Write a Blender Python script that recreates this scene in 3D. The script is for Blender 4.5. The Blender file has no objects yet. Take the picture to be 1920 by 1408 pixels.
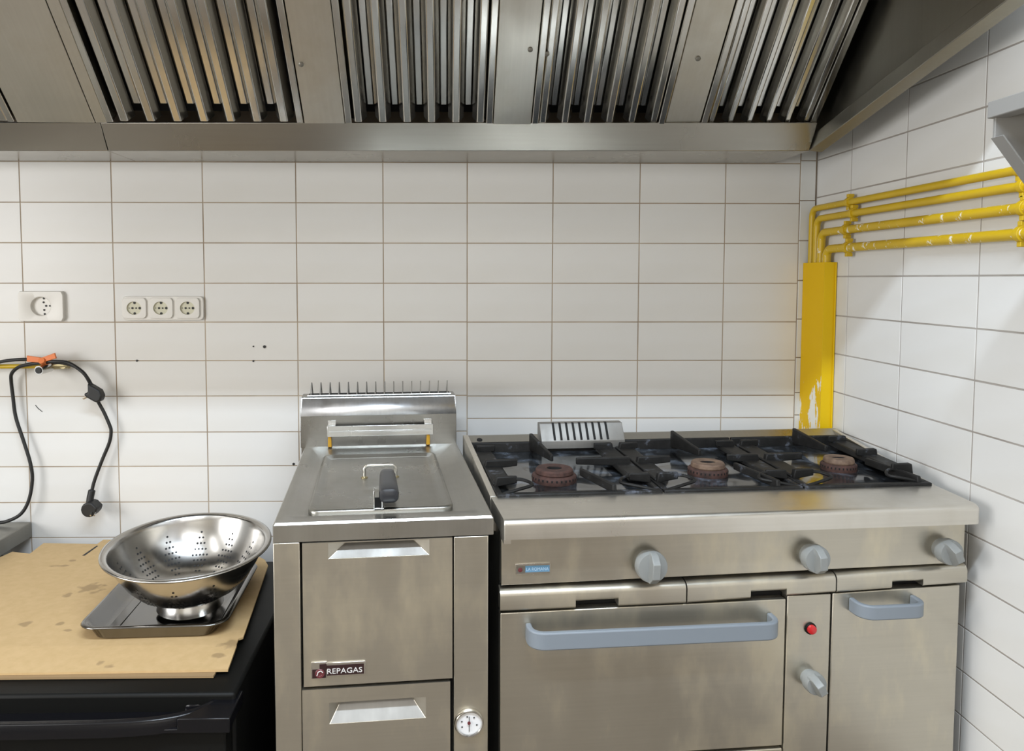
import bpy, bmesh, math, random
from mathutils import Vector, Matrix
from math import sin, cos, pi, radians

random.seed(4)
S = bpy.context.scene
COL = S.collection

# ------------------------------------------------------------------ camera
def make_camera():
    f, ppx, ppy = 1400.0, 861.46, 604.55
    p, y, r = radians(3.3587), radians(1.0001), radians(0.01524)
    fw = Vector((sin(y)*cos(p), cos(y)*cos(p), -sin(p)))
    rt = Vector((cos(y), -sin(y), 0))
    up = rt.cross(fw)
    r2 = cos(r)*rt + sin(r)*up
    u2 = -sin(r)*rt + cos(r)*up
    cd = bpy.data.cameras.new('camera')
    cd.sensor_fit = 'HORIZONTAL'; cd.sensor_width = 36.0
    cd.lens = f/1920*36.0
    cd.shift_x = (960-ppx)/1920
    cd.shift_y = (ppy-704)/1920
    cd.clip_start = 0.02
    o = bpy.data.objects.new('camera', cd)
    m = Matrix((r2, u2, -fw)).transposed().to_4x4()
    m.translation = (0, 0, 1.30)
    o.matrix_world = m
    COL.objects.link(o)
    S.camera = o
make_camera()

# ------------------------------------------------------------------ world, lamps and added fills, exposure
w = bpy.data.worlds.new('world'); S.world = w; w.use_nodes = True
w.node_tree.nodes['Background'].inputs[0].default_value = (0.55, 0.58, 0.62, 1)
w.node_tree.nodes['Background'].inputs[1].default_value = 0.3

def area(name, loc, sx, sy, power, color, rot=(0, 0, 0)):
    l = bpy.data.lights.new(name, 'AREA'); l.shape = 'RECTANGLE'
    l.size = sx; l.size_y = sy; l.energy = power; l.color = color
    o = bpy.data.objects.new(name, l); o.location = loc; o.rotation_euler = rot
    COL.objects.link(o)
area('ceiling_lamp_near', (0.05, 0.245, 2.62), 1.6, 0.09, 60, (0.75, 0.87, 1.0))
area('ceiling_lamp_middle', (0.0, -1.25, 2.62), 1.8, 0.5, 22, (1.0, 0.995, 0.98))
area('added_fill_overhead_left', (-1.9, -0.4, 2.62), 0.3, 1.5, 7, (1.0, 1.0, 0.99))  # added overhead fill for the right wall, no known fixture
area('added_fill_rear', (0.1, -2.55, 1.45), 2.0, 1.1, 7, (1.0, 0.99, 0.96), (radians(90), 0, 0))  # invented source behind the camera, added to lift the upper back wall
area('added_fill_left', (-2.66, -0.2, 1.45), 2.0, 1.2, 64, (1.0, 0.995, 0.98), (radians(90), 0, radians(-90)))  # made-up source on the left, added to brighten the right wall

S.view_settings.view_transform = 'Standard'
S.view_settings.look = 'None'
S.view_settings.gamma = 1.0
S.view_settings.use_curve_mapping = False
S.view_settings.exposure = 0.0

# ------------------------------------------------------------------ materials
def lin(c):
    return tuple(((v/255)/12.92 if v/255 <= .04045 else ((v/255+.055)/1.055)**2.4) for v in c) + (1,)

class NT:
    def __init__(s, name):
        s.m = bpy.data.materials.new(name); s.m.use_nodes = True
        s.t = s.m.node_tree; s.b = s.t.nodes['Principled BSDF']
    def n(s, kind, **kw):
        nd = s.t.nodes.new(kind)
        for k, v in kw.items(): setattr(nd, k, v)
        return nd
    def l(s, a, b): s.t.links.new(a, b)
    def coord(s, scale=(1, 1, 1), rot=(0, 0, 0)):
        tc = s.n('ShaderNodeTexCoord'); mp = s.n('ShaderNodeMapping')
        mp.inputs['Scale'].default_value = scale; mp.inputs['Rotation'].default_value = rot
        s.l(tc.outputs['Object'], mp.inputs['Vector']); return mp.outputs[0]
    def noise(s, vec, scale, detail=4, rough=.55):
        nz = s.n('ShaderNodeTexNoise'); nz.inputs['Scale'].default_value = scale
        nz.inputs['Detail'].default_value = detail; nz.inputs['Roughness'].default_value = rough
        s.l(vec, nz.inputs['Vector']); return nz.outputs['Fac']
    def ramp(s, fac, stops):
        r = s.n('ShaderNodeValToRGB')
        while len(r.color_ramp.elements) < len(stops): r.color_ramp.elements.new(.5)
        for e, (p, c) in zip(r.color_ramp.elements, stops): e.position = p; e.color = c
        s.l(fac, r.inputs[0]); return r.outputs[0]
    def mix(s, fac, a, b):
        m = s.n('ShaderNodeMix'); m.data_type = 'RGBA'
        for i, v in ((0, fac), (6, a), (7, b)):
            if hasattr(v, 'links') or hasattr(v, 'is_linked'): s.l(v, m.inputs[i])
            else: m.inputs[i].default_value = v
        return m.outputs[2]
    def bump(s, h, strength, dist=.001):
        b = s.n('ShaderNodeBump'); b.inputs['Strength'].default_value = strength
        b.inputs['Distance'].default_value = dist
        s.l(h, b.inputs['Height']); s.l(b.outputs[0], s.b.inputs['Normal'])

def g(v): return (v, v, v, 1)

def plain(name, col, rough=.5, metal=0., coat=0., spec=.5):
    t = NT(name); t.b.inputs['Base Color'].default_value = col
    t.b.inputs['Roughness'].default_value = rough; t.b.inputs['Metallic'].default_value = metal
    t.b.inputs['Coat Weight'].default_value = coat
    t.b.inputs['Specular IOR Level'].default_value = spec
    return t.m

def steel(name, col, rough=.3, grain=(4, 4, 260), stain=.0, stain_col=(.35, .30, .2, 1), dirt_scale=9, bump=.05, dark=.0, metal=1.0):
    """brushed stainless steel: grain is the stretched noise of the brushing, stain the dried wipe marks"""
    t = NT(name)
    v = t.coord(grain); nz = t.noise(v, 1.0, 3)
    base = t.mix(t.ramp(nz, [(.3, g(0)), (.7, g(1))]), tuple(c*.975 for c in col[:3])+(1,), tuple(min(1, c*1.02) for c in col[:3])+(1,))
    v2 = t.coord((dirt_scale, dirt_scale, dirt_scale*.42)); cl = t.noise(v2, 1.0, 5, .62)
    if stain > 0:
        fac = t.ramp(cl, [(.50, g(0)), (.68, g(stain))])
        base = t.mix(fac, base, stain_col)
    v3 = t.coord((2.3, 2.3, 2.3)); bl = t.noise(v3, 1.0, 2)
    if dark > 0:
        base = t.mix(t.ramp(bl, [(.35, g(dark)), (.6, g(0))]), base, tuple(c*.55 for c in col[:3])+(1,))
    t.l(base, t.b.inputs['Base Color'])
    t.b.inputs['Metallic'].default_value = metal
    rr = t.ramp(cl, [(.35, g(rough*.85)), (.75, g(min(1, rough*1.35)))])
    t.l(rr, t.b.inputs['Roughness'])
    t.bump(nz, bump, .0006)
    return t.m

M = {}
M['steel_front'] = steel('brushed_steel_front', (.58, .545, .47, 1), .33, (6, 6, 200), stain=.6, stain_col=(.78, .71, .55, 1), metal=.95)
M['steel_top'] = steel('brushed_steel_worktop', (.44, .43, .40, 1), .32, (200, 8, 8), stain=.15, stain_col=(.45, .43, .38, 1), metal=.97)
M['steel_nose'] = steel('brushed_steel_apron', (.72, .69, .63, 1), .32, (3, 220, 220), stain=.1, metal=.96)
M['steel_hood'] = steel('hood_steel', (.56, .535, .48, 1), .33, (4, 200, 200), stain=.25, stain_col=(.42, .37, .28, 1), dirt_scale=5, dark=.4)
M['steel_filter'] = steel('filter_steel', (.68, .66, .62, 1), .19, (260, 5, 5), stain=.2, stain_col=(.42, .38, .30, 1), dirt_scale=7)
M['steel_blank'] = steel('hood_blank_steel', (.70, .665, .59, 1), .34, (160, 4, 4), stain=.3, stain_col=(.50, .44, .33, 1), dirt_scale=6)
M['steel_bright'] = steel('bright_steel', (.62, .62, .61, 1), .24, (220, 10, 10), bump=.05)
M['steel_lip'] = steel('hood_gutter_steel', (.37, .35, .31, 1), .27, (4, 120, 120), dirt_scale=2, bump=.05)
M['steel_panel'] = steel('splash_back_steel', (.32, .315, .30, 1), .28, (6, 6, 160), bump=.04)
M['steel_pull'] = steel('pull_lip_steel', (.36, .35, .33, 1), .58, (160, 8, 8), bump=.04)
M['steel_dark'] = steel('dark_hood_steel', (.36, .345, .30, 1), .36, (160, 160, 6), bump=.03, dark=.2)
M['steel_slope'] = steel('slope_highlight_steel', (.74, .74, .75, 1), .42, (160, 8, 8), stain=.4, stain_col=(.5, .5, .52, 1), dirt_scale=30, bump=.04)  # brighter copy of the splash back steel: lamp reflection put into the colour
M['steel_lid'] = steel('fryer_lid_steel', (.36, .355, .33, 1), .30, (160, 8, 8), stain=.2, stain_col=(.30, .28, .22, 1), bump=.04)
M['steel_wire'] = plain('grey_steel_wire', (.42, .41, .39, 1), .35, 1.0)
M['steel_tray'] = steel('dull_tray_steel', (.21, .205, .20, 1), .13, (120, 8, 8), stain=.2, bump=.05)
M['steel_dish'] = steel('polished_dish_steel', (.56, .55, .535, 1), .19, (30, 30, 120), bump=.04)
M['steel_side'] = steel('dull_side_steel', (.30, .29, .26, 1), .45)
M['chrome'] = plain('chrome', (.68, .66, .62, 1), .16, 1.0)
M['black_gap'] = plain('black_recess', (.006, .006, .006, 1), .8)
M['black_gloss'] = plain('black_gloss_plastic', (.005, .005, .0065, 1), .2, spec=.35)
M['black_matt'] = plain('black_moulded_plastic', (.0055, .0055, .005, 1), .5, spec=.18)
M['rubber'] = plain('black_rubber', (.012, .012, .012, 1), .5)
M['grip'] = plain('charcoal_grip_plastic', (.022, .023, .027, 1), .38)
M['knob'] = plain('grey_knob_plastic', (.25, .26, .255, 1), .42)
M['handle_blue'] = plain('grey_blue_handle_paint', (.21, .24, .275, 1), .42)
M['red'] = plain('red_lens', (.55, .01, .015, 1), .2, coat=.5)
M['white_plastic'] = plain('white_socket_plastic', (.74, .72, .68, 1), .35)
M['cream_plastic'] = plain('cream_socket_well', (.60, .58, .45, 1), .4)
M['dial_white'] = plain('white_dial', (.85, .85, .86, 1), .3)
M['grey_shelf'] = plain('grey_shelf_paint', (.27, .265, .255, 1), .55)
M['orange'] = plain('orange_lever', (.80, .22, .06, 1), .45)
M['brass'] = plain('dull_brass', (.45, .38, .22, 1), .35, .9)
M['amber'] = plain('amber_grease', (.50, .27, .02, 1), .2)
M['badge_dark'] = plain('badge_dark_enamel', (.03, .012, .012, 1), .3)
M['badge_red'] = plain('badge_maroon_enamel', (.14, .03, .035, 1), .35)
M['badge_blue'] = plain('badge_blue_enamel', (.13, .28, .43, 1), .35)
M['letter'] = plain('badge_letter_metal', (.72, .70, .68, 1), .4)
M['letter_blue'] = plain('badge_letter_pale', (.45, .60, .75, 1), .4)
M['mark'] = plain('dark_print', (.02, .02, .02, 1), .6)
M['plaster'] = plain('painted_plaster', (.70, .69, .66, 1), .8)
M['rear_wall'] = plain('warm_plaster', (.62, .57, .48, 1), .8)

def tile_mat(name, c1, c2):
    t = NT(name)
    oi = t.n('ShaderNodeObjectInfo')
    v = t.coord((1.5, 1.5, 6)); nz = t.noise(v, 1.2, 3)
    a = t.mix(oi.outputs['Random'], c1, c2)
    b = t.mix(t.ramp(nz, [(.45, g(0)), (.8, g(.25))]), a, (.60, .56, .48, 1))
    t.l(b, t.b.inputs['Base Color'])
    t.b.inputs['Roughness'].default_value = .26
    t.b.inputs['Specular IOR Level'].default_value = .32
    nz2 = t.noise(t.coord((3, 3, 3)), 2.0, 1); t.bump(nz2, .12, .004)
    return t.m
M['tile'] = tile_mat('glazed_white_tile', (.735, .73, .715, 1), (.765, .76, .745, 1))
M['tile_strip'] = tile_mat('glazed_corner_strip', (.70, .71, .70, 1), (.72, .73, .72, 1))
t = NT('grout')
nz = t.noise(t.coord((1, 1, 1)), 5, 4)
t.l(t.ramp(nz, [(.35, (.30, .23, .16, 1)), (.65, (.46, .38, .29, 1))]), t.b.inputs['Base Color'])
t.b.inputs['Roughness'].default_value = .9; M['grout'] = t.m
t = NT('grey_grout')
nz = t.noise(t.coord((1, 1, 1)), 5, 4)
t.l(t.ramp(nz, [(.35, (.32, .29, .26, 1)), (.65, (.46, .43, .40, 1))]), t.b.inputs['Base Color'])
t.b.inputs['Roughness'].default_value = .9; M['grout_side'] = t.m

t = NT('quarry_floor')
br = t.n('ShaderNodeTexBrick'); br.inputs['Scale'].default_value = 3.3
br.inputs['Color1'].default_value = (.17, .14, .11, 1); br.inputs['Color2'].default_value = (.20, .165, .13, 1)
br.inputs['Mortar'].default_value = (.10, .09, .08, 1); br.offset = 0
t.l(t.coord((1, 1, 1)), br.inputs['Vector']); t.l(br.outputs[0], t.b.inputs['Base Color'])
t.b.inputs['Roughness'].default_value = .45; M['floor'] = t.m

def paint_yellow(name, chip_lo, scale, yl=(.66, .44, .012, 1)):
    t = NT(name)
    nz = t.noise(t.coord((1, 1, .55)), scale, 6, .7)
    a = t.noise(t.coord((1, 1, 1)), 9, 3)
    y = t.mix(t.ramp(a, [(.35, g(0)), (.7, g(1))]), tuple(c*.86 for c in yl[:3])+(1,), yl)
    t.l(t.mix(t.ramp(nz, [(chip_lo, g(0)), (chip_lo+.015, g(1))]), y, (.82, .78, .66, 1)), t.b.inputs['Base Color'])
    t.b.inputs['Roughness'].default_value = .38
    t.bump(nz, .25, .001)
    return t.m
M['yellow_pipe'] = paint_yellow('chipped_yellow_pipe_paint', .675, 60)
M['yellow_pipe_worn'] = paint_yellow('worn_yellow_pipe_paint', .59, 55)
# duct: chips are thickest low down on the left face
t = NT('flaking_yellow_duct_paint')
nz = t.noise(t.coord((14, 14, 5)), 1.7, 6, .68)
tc = t.n('ShaderNodeTexCoord'); sep = t.n('ShaderNodeSeparateXYZ'); t.l(tc.outputs['Object'], sep.inputs[0])
mr = t.n('ShaderNodeMapRange'); mr.inputs[1].default_value = .88; mr.inputs[2].default_value = 1.22
mr.inputs[3].default_value = .16; mr.inputs[4].default_value = -.10
t.l(sep.outputs[2], mr.inputs[0])
ad = t.n('ShaderNodeMath', operation='ADD'); t.l(nz, ad.inputs[0]); t.l(mr.outputs[0], ad.inputs[1])
t.l(t.mix(t.ramp(ad.outputs[0], [(.655, g(0)), (.67, g(1))]), (.80, .49, .002, 1), (.84, .81, .72, 1)), t.b.inputs['Base Color'])
t.b.inputs['Specular IOR Level'].default_value = .15
t.b.inputs['Roughness'].default_value = .45; t.bump(ad.outputs[0], .2, .001); M['yellow_duct'] = t.m
M['yellow_plain'] = plain('yellow_duct_paint', (.76, .50, .004, 1), .45, spec=.3)

t = NT('cast_iron')
nz = t.noise(t.coord((1, 1, 1)), 26, 5, .65)
t.l(t.ramp(nz, [(.42, (.009, .0085, .008, 1)), (.60, (.016, .0155, .015, 1)), (.70, (.10, .11, .135, 1))]), t.b.inputs['Base Color'])
t.b.inputs['Roughness'].default_value = .55; t.b.inputs['Specular IOR Level'].default_value = .28
t.bump(nz, .3, .002); M['iron'] = t.m
t = NT('sooty_sheen_enamel')
nz = t.noise(t.coord((1, 1, 1)), 16, 5, .65)
t.l(t.ramp(nz, [(.38, (.008, .008, .008, 1)), (.54, (.03, .033, .037, 1)), (.70, (.17, .20, .25, 1))]), t.b.inputs['Base Color'])  # pale blue patches paint reflections of the bright wall into black enamel
t.b.inputs['Roughness'].default_value = .14; t.b.inputs['Coat Weight'].default_value = .4; M['enamel'] = t.m
t = NT('rusty_burner')
nz = t.noise(t.coord((1, 1, 1)), 70, 5, .6)
t.l(t.ramp(nz, [(.3, (.028, .014, .011, 1)), (.7, (.085, .038, .029, 1))]), t.b.inputs['Base Color'])
t.b.inputs['Roughness'].default_value = .8; t.bump(nz, .5, .002); M['rust'] = t.m
t = NT('rusty_burner_cap')
nz = t.noise(t.coord((1, 1, 1)), 60, 5, .6)
t.l(t.ramp(nz, [(.3, (.085, .05, .036, 1)), (.7, (.22, .145, .095, 1))]), t.b.inputs['Base Color'])
t.b.inputs['Roughness'].default_value = .7; t.bump(nz, .5, .002); M['rust_cap'] = t.m
t = NT('corrugated_cardboard')
nz = t.noise(t.coord((7, 11, 7)), 1.15, 2, .4); n2 = t.noise(t.coord((1, 1, 1)), 60, 3)
base = t.mix(t.ramp(n2, [(.3, g(0)), (.7, g(1))]), (.53, .365, .175, 1), (.58, .405, .205, 1))
spots = [(-.835, 1.725, .040, .034), (-.868, 1.690, .012, .02), (-.700, 1.62, .014, .016), (-.430, 1.452, .030, .022), (-.440, 1.41, .016, .012),
         (-.885, 1.545, .018, .014), (-.812, 1.545, .012, .010), (-.78, 1.515, .010, .008), (-.66, 1.385, .012, .012), (-.633, 1.375, .012, .010),
         (-.94, 1.505, .014, .016), (-.975, 1.865, .03, .008), (-.77, 1.79, .010, .012), (-.965, 1.90, .012, .008), (-1.05, 1.63, .02, .02)]
tc2 = t.n('ShaderNodeTexCoord'); wob = t.n('ShaderNodeTexNoise'); wob.inputs['Scale'].default_value = 40
t.l(tc2.outputs['Object'], wob.inputs['Vector'])
acc = None
for sx_, sy_, ra, rb in spots:
    mp = t.n('ShaderNodeMapping'); mp.vector_type = 'POINT'
    mp.inputs['Scale'].default_value = (1/ra, 1/rb, 0); mp.inputs['Location'].default_value = (-sx_/ra, -sy_/rb, 0)
    t.l(tc2.outputs['Object'], mp.inputs['Vector'])
    ln = t.n('ShaderNodeVectorMath', operation='LENGTH'); t.l(mp.outputs[0], ln.inputs[0])
    if acc is None: acc = ln.outputs['Value']
    else:
        mn = t.n('ShaderNodeMath', operation='MINIMUM'); t.l(acc, mn.inputs[0]); t.l(ln.outputs['Value'], mn.inputs[1]); acc = mn.outputs[0]
ad = t.n('ShaderNodeMath', operation='ADD'); t.l(acc, ad.inputs[0])
sc_ = t.n('ShaderNodeMath', operation='MULTIPLY_ADD'); sc_.inputs[1].default_value = 2.2; sc_.inputs[2].default_value = -1.1
t.l(wob.outputs['Fac'], sc_.inputs[0]); t.l(sc_.outputs[0], ad.inputs[1])
t.l(t.mix(t.ramp(ad.outputs[0], [(.45, g(.55)), (.85, g(0))]), base, (.22, .145, .07, 1)), t.b.inputs['Base Color'])
t.b.inputs['Roughness'].default_value = .75; M['card'] = t.m
M['card_edge'] = plain('cardboard_cut_edge', (.30, .20, .10, 1), .9)

# ------------------------------------------------------------------ mesh building
class MB:
    def __init__(s): s.v = []; s.f = []
    def add(s, vs, fs):
        k = len(s.v); s.v += [tuple(p) for p in vs]; s.f += [tuple(i+k for i in f) for f in fs]; return s
    def box(s, x0, x1, y0, y1, z0, z1):
        return s.add([(x0,y0,z0),(x1,y0,z0),(x1,y1,z0),(x0,y1,z0),(x0,y0,z1),(x1,y0,z1),(x1,y1,z1),(x0,y1,z1)],
                     [(0,3,2,1),(4,5,6,7),(0,1,5,4),(1,2,6,5),(2,3,7,6),(3,0,4,7)])
    def hexa(s, p):   # 8 points: bottom ring then top ring
        return s.add(p, [(0,3,2,1),(4,5,6,7),(0,1,5,4),(1,2,6,5),(2,3,7,6),(3,0,4,7)])
    def prism(s, poly, fn, a, b):   # polygon (2-D), fn(u, v, t) -> point
        n = len(poly)
        s.add([fn(u, v, a) for u, v in poly]+[fn(u, v, b) for u, v in poly],
              [tuple(range(n-1, -1, -1)), tuple(range(n, 2*n))]+[(i, (i+1) % n, n+(i+1) % n, n+i) for i in range(n)])
        return s
    def loops(s, ls, cap0=False, cap1=False):
        n = len(ls[0]); k = len(s.v)
        for l in ls: s.v += [tuple(p) for p in l]
        for j in range(len(ls)-1):
            for i in range(n):
                a, b = k+j*n+i, k+j*n+(i+1) % n
                s.f.append((a, b, b+n, a+n))
        if cap0: s.f.append(tuple(k+i for i in range(n-1, -1, -1)))
        if cap1: s.f.append(tuple(k+(len(ls)-1)*n+i for i in range(n)))
        return s
    def lathe(s, prof, n=32, fn=lambda x, y, z: (x, y, z), cap0=False, cap1=False):
        return s.loops([[fn(r*cos(2*pi*i/n), r*sin(2*pi*i/n), z) for i in range(n)] for r, z in prof], cap0, cap1)
    def tube(s, path, r, n=10, caps=True):
        P = [Vector(p) for p in path]; ls = []; ref = None
        for i, p in enumerate(P):
            d = (P[min(i+1, len(P)-1)]-P[max(i-1, 0)]).normalized()
            if ref is None:
                ref = Vector((0, 0, 1)) if abs(d.z) < .9 else Vector((1, 0, 0))
            ref = (ref-d*ref.dot(d)).normalized(); q = d.cross(ref)
            ls.append([p+ref*(r*cos(2*pi*k/n))+q*(r*sin(2*pi*k/n)) for k in range(n)])
        return s.loops(ls, caps, caps)
    def sweep(s, path, sec):   # flat path in xy, section (offset along the left normal, z)
        P = [Vector((p[0], p[1], 0)) for p in path]; ls = []
        for i, p in enumerate(P):
            d = (P[min(i+1, len(P)-1)]-P[max(i-1, 0)]).normalized(); nrm = Vector((-d.y, d.x, 0))
            ls.append([(p.x+nrm.x*a, p.y+nrm.y*a, z) for a, z in sec])
        return s.loops(ls, True, True)
    def build(s, name, mat, parent=None, bevel=0, seg=2, angle=40, smooth=True, warp=None, solid=0, subd=0):
        me = bpy.data.meshes.new(name)
        me.from_pydata([warp(*p) for p in s.v] if warp else s.v, [], s.f)
        bm = bmesh.new(); bm.from_mesh(me)
        bmesh.ops.recalc_face_normals(bm, faces=bm.faces)
        if smooth:
            for f in bm.faces: f.smooth = True
            for e in bm.edges:
                e.smooth = not (len(e.link_faces) == 2 and e.calc_face_angle(0) > radians(angle))
        bm.to_mesh(me); bm.free()
        for m in (mat if isinstance(mat, (list, tuple)) else [mat]): me.materials.append(M[m] if isinstance(m, str) else m)
        o = bpy.data.objects.new(name, me); COL.objects.link(o)
        if parent: o.parent = parent
        if solid:
            md = o.modifiers.new('solid', 'SOLIDIFY'); md.thickness = solid; md.offset = 0
        if subd:
            md = o.modifiers.new('subd', 'SUBSURF'); md.levels = subd; md.render_levels = subd
        if bevel:
            md = o.modifiers.new('bevel', 'BEVEL'); md.width = bevel; md.segments = seg
            md.limit_method = 'ANGLE'; md.angle_limit = radians(35); md.harden_normals = False
        return o

def arc(cx, cy, r, a0, a1, n=6):
    return [(cx+r*cos(radians(a0+(a1-a0)*i/n)), cy+r*sin(radians(a0+(a1-a0)*i/n))) for i in range(n+1)]
def rrect(x0, x1, y0, y1, r, n=5):
    return arc(x1-r, y1-r, r, 0, 90, n)+arc(x0+r, y1-r, r, 90, 180, n)+arc(x0+r, y0+r, r, 180, 270, n)+arc(x1-r, y0+r, r, 270, 360, n)
def smoothpath(pts, k=6):
    P = [Vector(p) for p in pts]; P = [2*P[0]-P[1]]+P+[2*P[-1]-P[-2]]; out = []
    for i in range(1, len(P)-2):
        a, b, c, d = P[i-1:i+3]
        for j in range(k):
            t_ = j/k
            out.append(.5*((2*b)+(c-a)*t_+(2*a-5*b+4*c-d)*t_**2+(3*b-a-3*c+d)*t_**3))
    out.append(P[-2]); return out

def tag(o, label, cat, group=None, kind=None):
    o['label'] = label; o['category'] = cat
    if group: o['group'] = group
    if kind: o['kind'] = kind
    return o
def thing(name, label, cat, loc=(0, 0, 0), rz=0, group=None):
    o = bpy.data.objects.new(name, None); o.empty_display_size = .05
    o.location = loc; o.rotation_euler = (0, 0, rz); COL.objects.link(o)
    return tag(o, label, cat, group)
def struct(o, label=None):
    o['kind'] = 'structure'
    if label: o['label'] = label
    return o
def text_mesh(name, body, mat, parent, size, loc, width=None, depth=.0006, rot=(pi/2, 0, 0)):
    cu = bpy.data.curves.new(name, 'FONT'); cu.body = body; cu.size = size; cu.extrude = depth
    cu.resolution_u = 3
    tmp = bpy.data.objects.new(name+'_tmp', cu); COL.objects.link(tmp)
    dg = bpy.context.evaluated_depsgraph_get()
    me = bpy.data.meshes.new_from_object(tmp.evaluated_get(dg))
    bpy.data.objects.remove(tmp); bpy.data.curves.remove(cu)
    me.materials.clear(); me.materials.append(M[mat])
    o = bpy.data.objects.new(name, me); COL.objects.link(o); o.parent = parent
    xs = [v.co.x for v in me.vertices]
    sx = (width/(max(xs)-min(xs))) if width else 1
    me.transform(Matrix.Diagonal((sx, 1, 1, 1)) @ Matrix.Translation((-min(xs), 0, 0)))
    o.location = loc; o.rotation_euler = rot
    return o

# ------------------------------------------------------------------ the room
YB, XR, ZC = 2.12, 1.05, 2.70
XL, YF = -2.7, -2.6
wall_back = struct(MB().box(XL-.1, XR+.12, YB+.0006, YB+.12, 0, ZC).build('wall_back', 'grout', smooth=False))
wall_right = struct(MB().box(XR+.0006, XR+.12, YF-.1, YB+.0006, 0, ZC).build('wall_right', 'grout_side', smooth=False))
struct(MB().box(XL-.12, XL, YF-.1, YB, 0, ZC).build('wall_left', 'plaster', smooth=False))
struct(MB().box(XL, XR, YF-.12, YF, 0, ZC).build('wall_front', 'rear_wall', smooth=False))
struct(MB().box(XL-.12, XR+.12, YF-.12, YB+.12, -.1, 0).build('floor', 'floor', smooth=False))
struct(MB().box(XL-.12, XR+.12, YF-.12, YB+.12, ZC, ZC+.1).build('ceiling', 'plaster', smooth=False))

tile_cache = {}
def tile(wall, c0, c1, z0, z1, side, mat='tile', gap=.0014, proud=0.):
    if side == 'side': gap = .0018
    w_, h_ = round(c1-c0-2*gap, 4), round(z1-z0-2*gap, 4)
    key = (w_, h_, side, mat)
    if key not in tile_cache:
        e, d = .0004, .006
        a, b = w_/2, h_/2
        out = [(-a, -b), (a, -b), (a, b), (-a, b)]; inn = [(-a+e, -b+e), (a-e, -b+e), (a-e, b-e), (-a+e, b-e)]
        P = (lambda u, z, t_: (u, t_, z)) if side == 'back' else (lambda u, z, t_: (t_, u, z))
        m = MB().loops([[P(u, z, d) for u, z in out], [P(u, z, e) for u, z in out], [P(u, z, 0) for u, z in inn]], True, True)
        o = m.build('tile', mat, smooth=False); tile_cache[key] = o.data
    else:
        o = bpy.data.objects.new('tile', tile_cache[key]); COL.objects.link(o)
    o.parent = wall
    dz = random.uniform(0, .0006)+proud
    if side == 'back': o.location = ((c0+c1)/2, YB-dz, (z0+z1)/2)
    else: o.location = (XR-dz, (c0+c1)/2, (z0+z1)/2)
    o.rotation_euler = (random.uniform(-.0015, .0015), 0, random.uniform(-.0015, .0015))
    return o

cx_ = [-2.441, -2.191, -1.9405, -1.69, -1.4395, -1.1886, -.9352, -.6821, -.4219, -.1779, .0589, .3012, .5475, .791, 1.0032]
rows_left = [1.735, 1.6253, 1.5125, 1.400, 1.287, 1.177, 1.0675, .9665, .863, .7647, .6612, .5587, .456, .353, .25, .147]
rows_right = [1.735, 1.6253, 1.513, 1.400, 1.287, 1.1765, 1.066, .9645, .8995, .80, .70, .60, .50, .40, .30, .20]
for i in range(len(cx_)-1):
    rows = rows_left if cx_[i] < .05 else rows_right
    for a, b in zip(rows[1:], rows[:-1]):
        tile(wall_back, cx_[i], cx_[i+1], a, b, 'back')
for a, b in zip(rows_right[1:], rows_right[:-1]):
    tile(wall_back, 1.0032, 1.0475, a+.008, b+.008, 'back', 'tile_strip', proud=.003)
ry = [2.117, 1.9374, 1.7039, 1.4575, 1.211, .9645, .718, .4715]
rrows = [2.14, 2.038, 1.936, 1.834, 1.732, 1.634, 1.529, 1.423, 1.306, 1.201, 1.098, .995, .892, .789, .693, .593, .502, .41, .31, .21]
for i in range(len(ry)-1):
    for a, b in zip(rrows[1:], rrows[:-1]):
        tile(wall_right, ry[i+1], ry[i], a, b, 'side')

# drilled holes with old plugs in the back wall
for (x, z, r) in ((-.516, 1.107, .0042), (-.5475, 1.108, .002), (-.548, 1.0665, .0028), (-.876, 1.068, .003), (-.438, .770, .0035)):
    m = MB().lathe([(r, 0), (r, .0015), (r*.5, .0018)], 12, lambda a, b, c, x=x, z=z: (x+a, YB-.0005-c, z+b), False, True)
    m.build('screw_hole', 'mark', wall_back)

MB().tube([(-1.165, YB-.0010, .942), (-1.157, YB-.0012, .932), (-1.146, YB-.0010, .923)], .0009, 6).build('scratch', 'mark', wall_back)

# ------------------------------------------------------------------ extraction hood
hood = thing('range_hood', 'brushed steel extraction hood running along the wall above the stove', 'extractor hood', (0, 0, 0))
def gy(x): return 1.9275-.0185*x
def gutter(x0, x1, mat):
    m = MB()
    L = []
    for x in (x0, x1):
        y = gy(x)
        L.append([(x, 2.115, 1.6253), (x, y, 1.6253), (x, y-.040, 1.688), (x, y-.036, 1.690), (x, y+.012, 1.64), (x, 2.115, 1.64)])
    m.loops(L, True, True)
    return m.build('gutter', mat, hood, bevel=.0012)
gutter(-2.4, -.864, 'steel_lip'); gutter(-.8625, .925, 'steel_lip')

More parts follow.
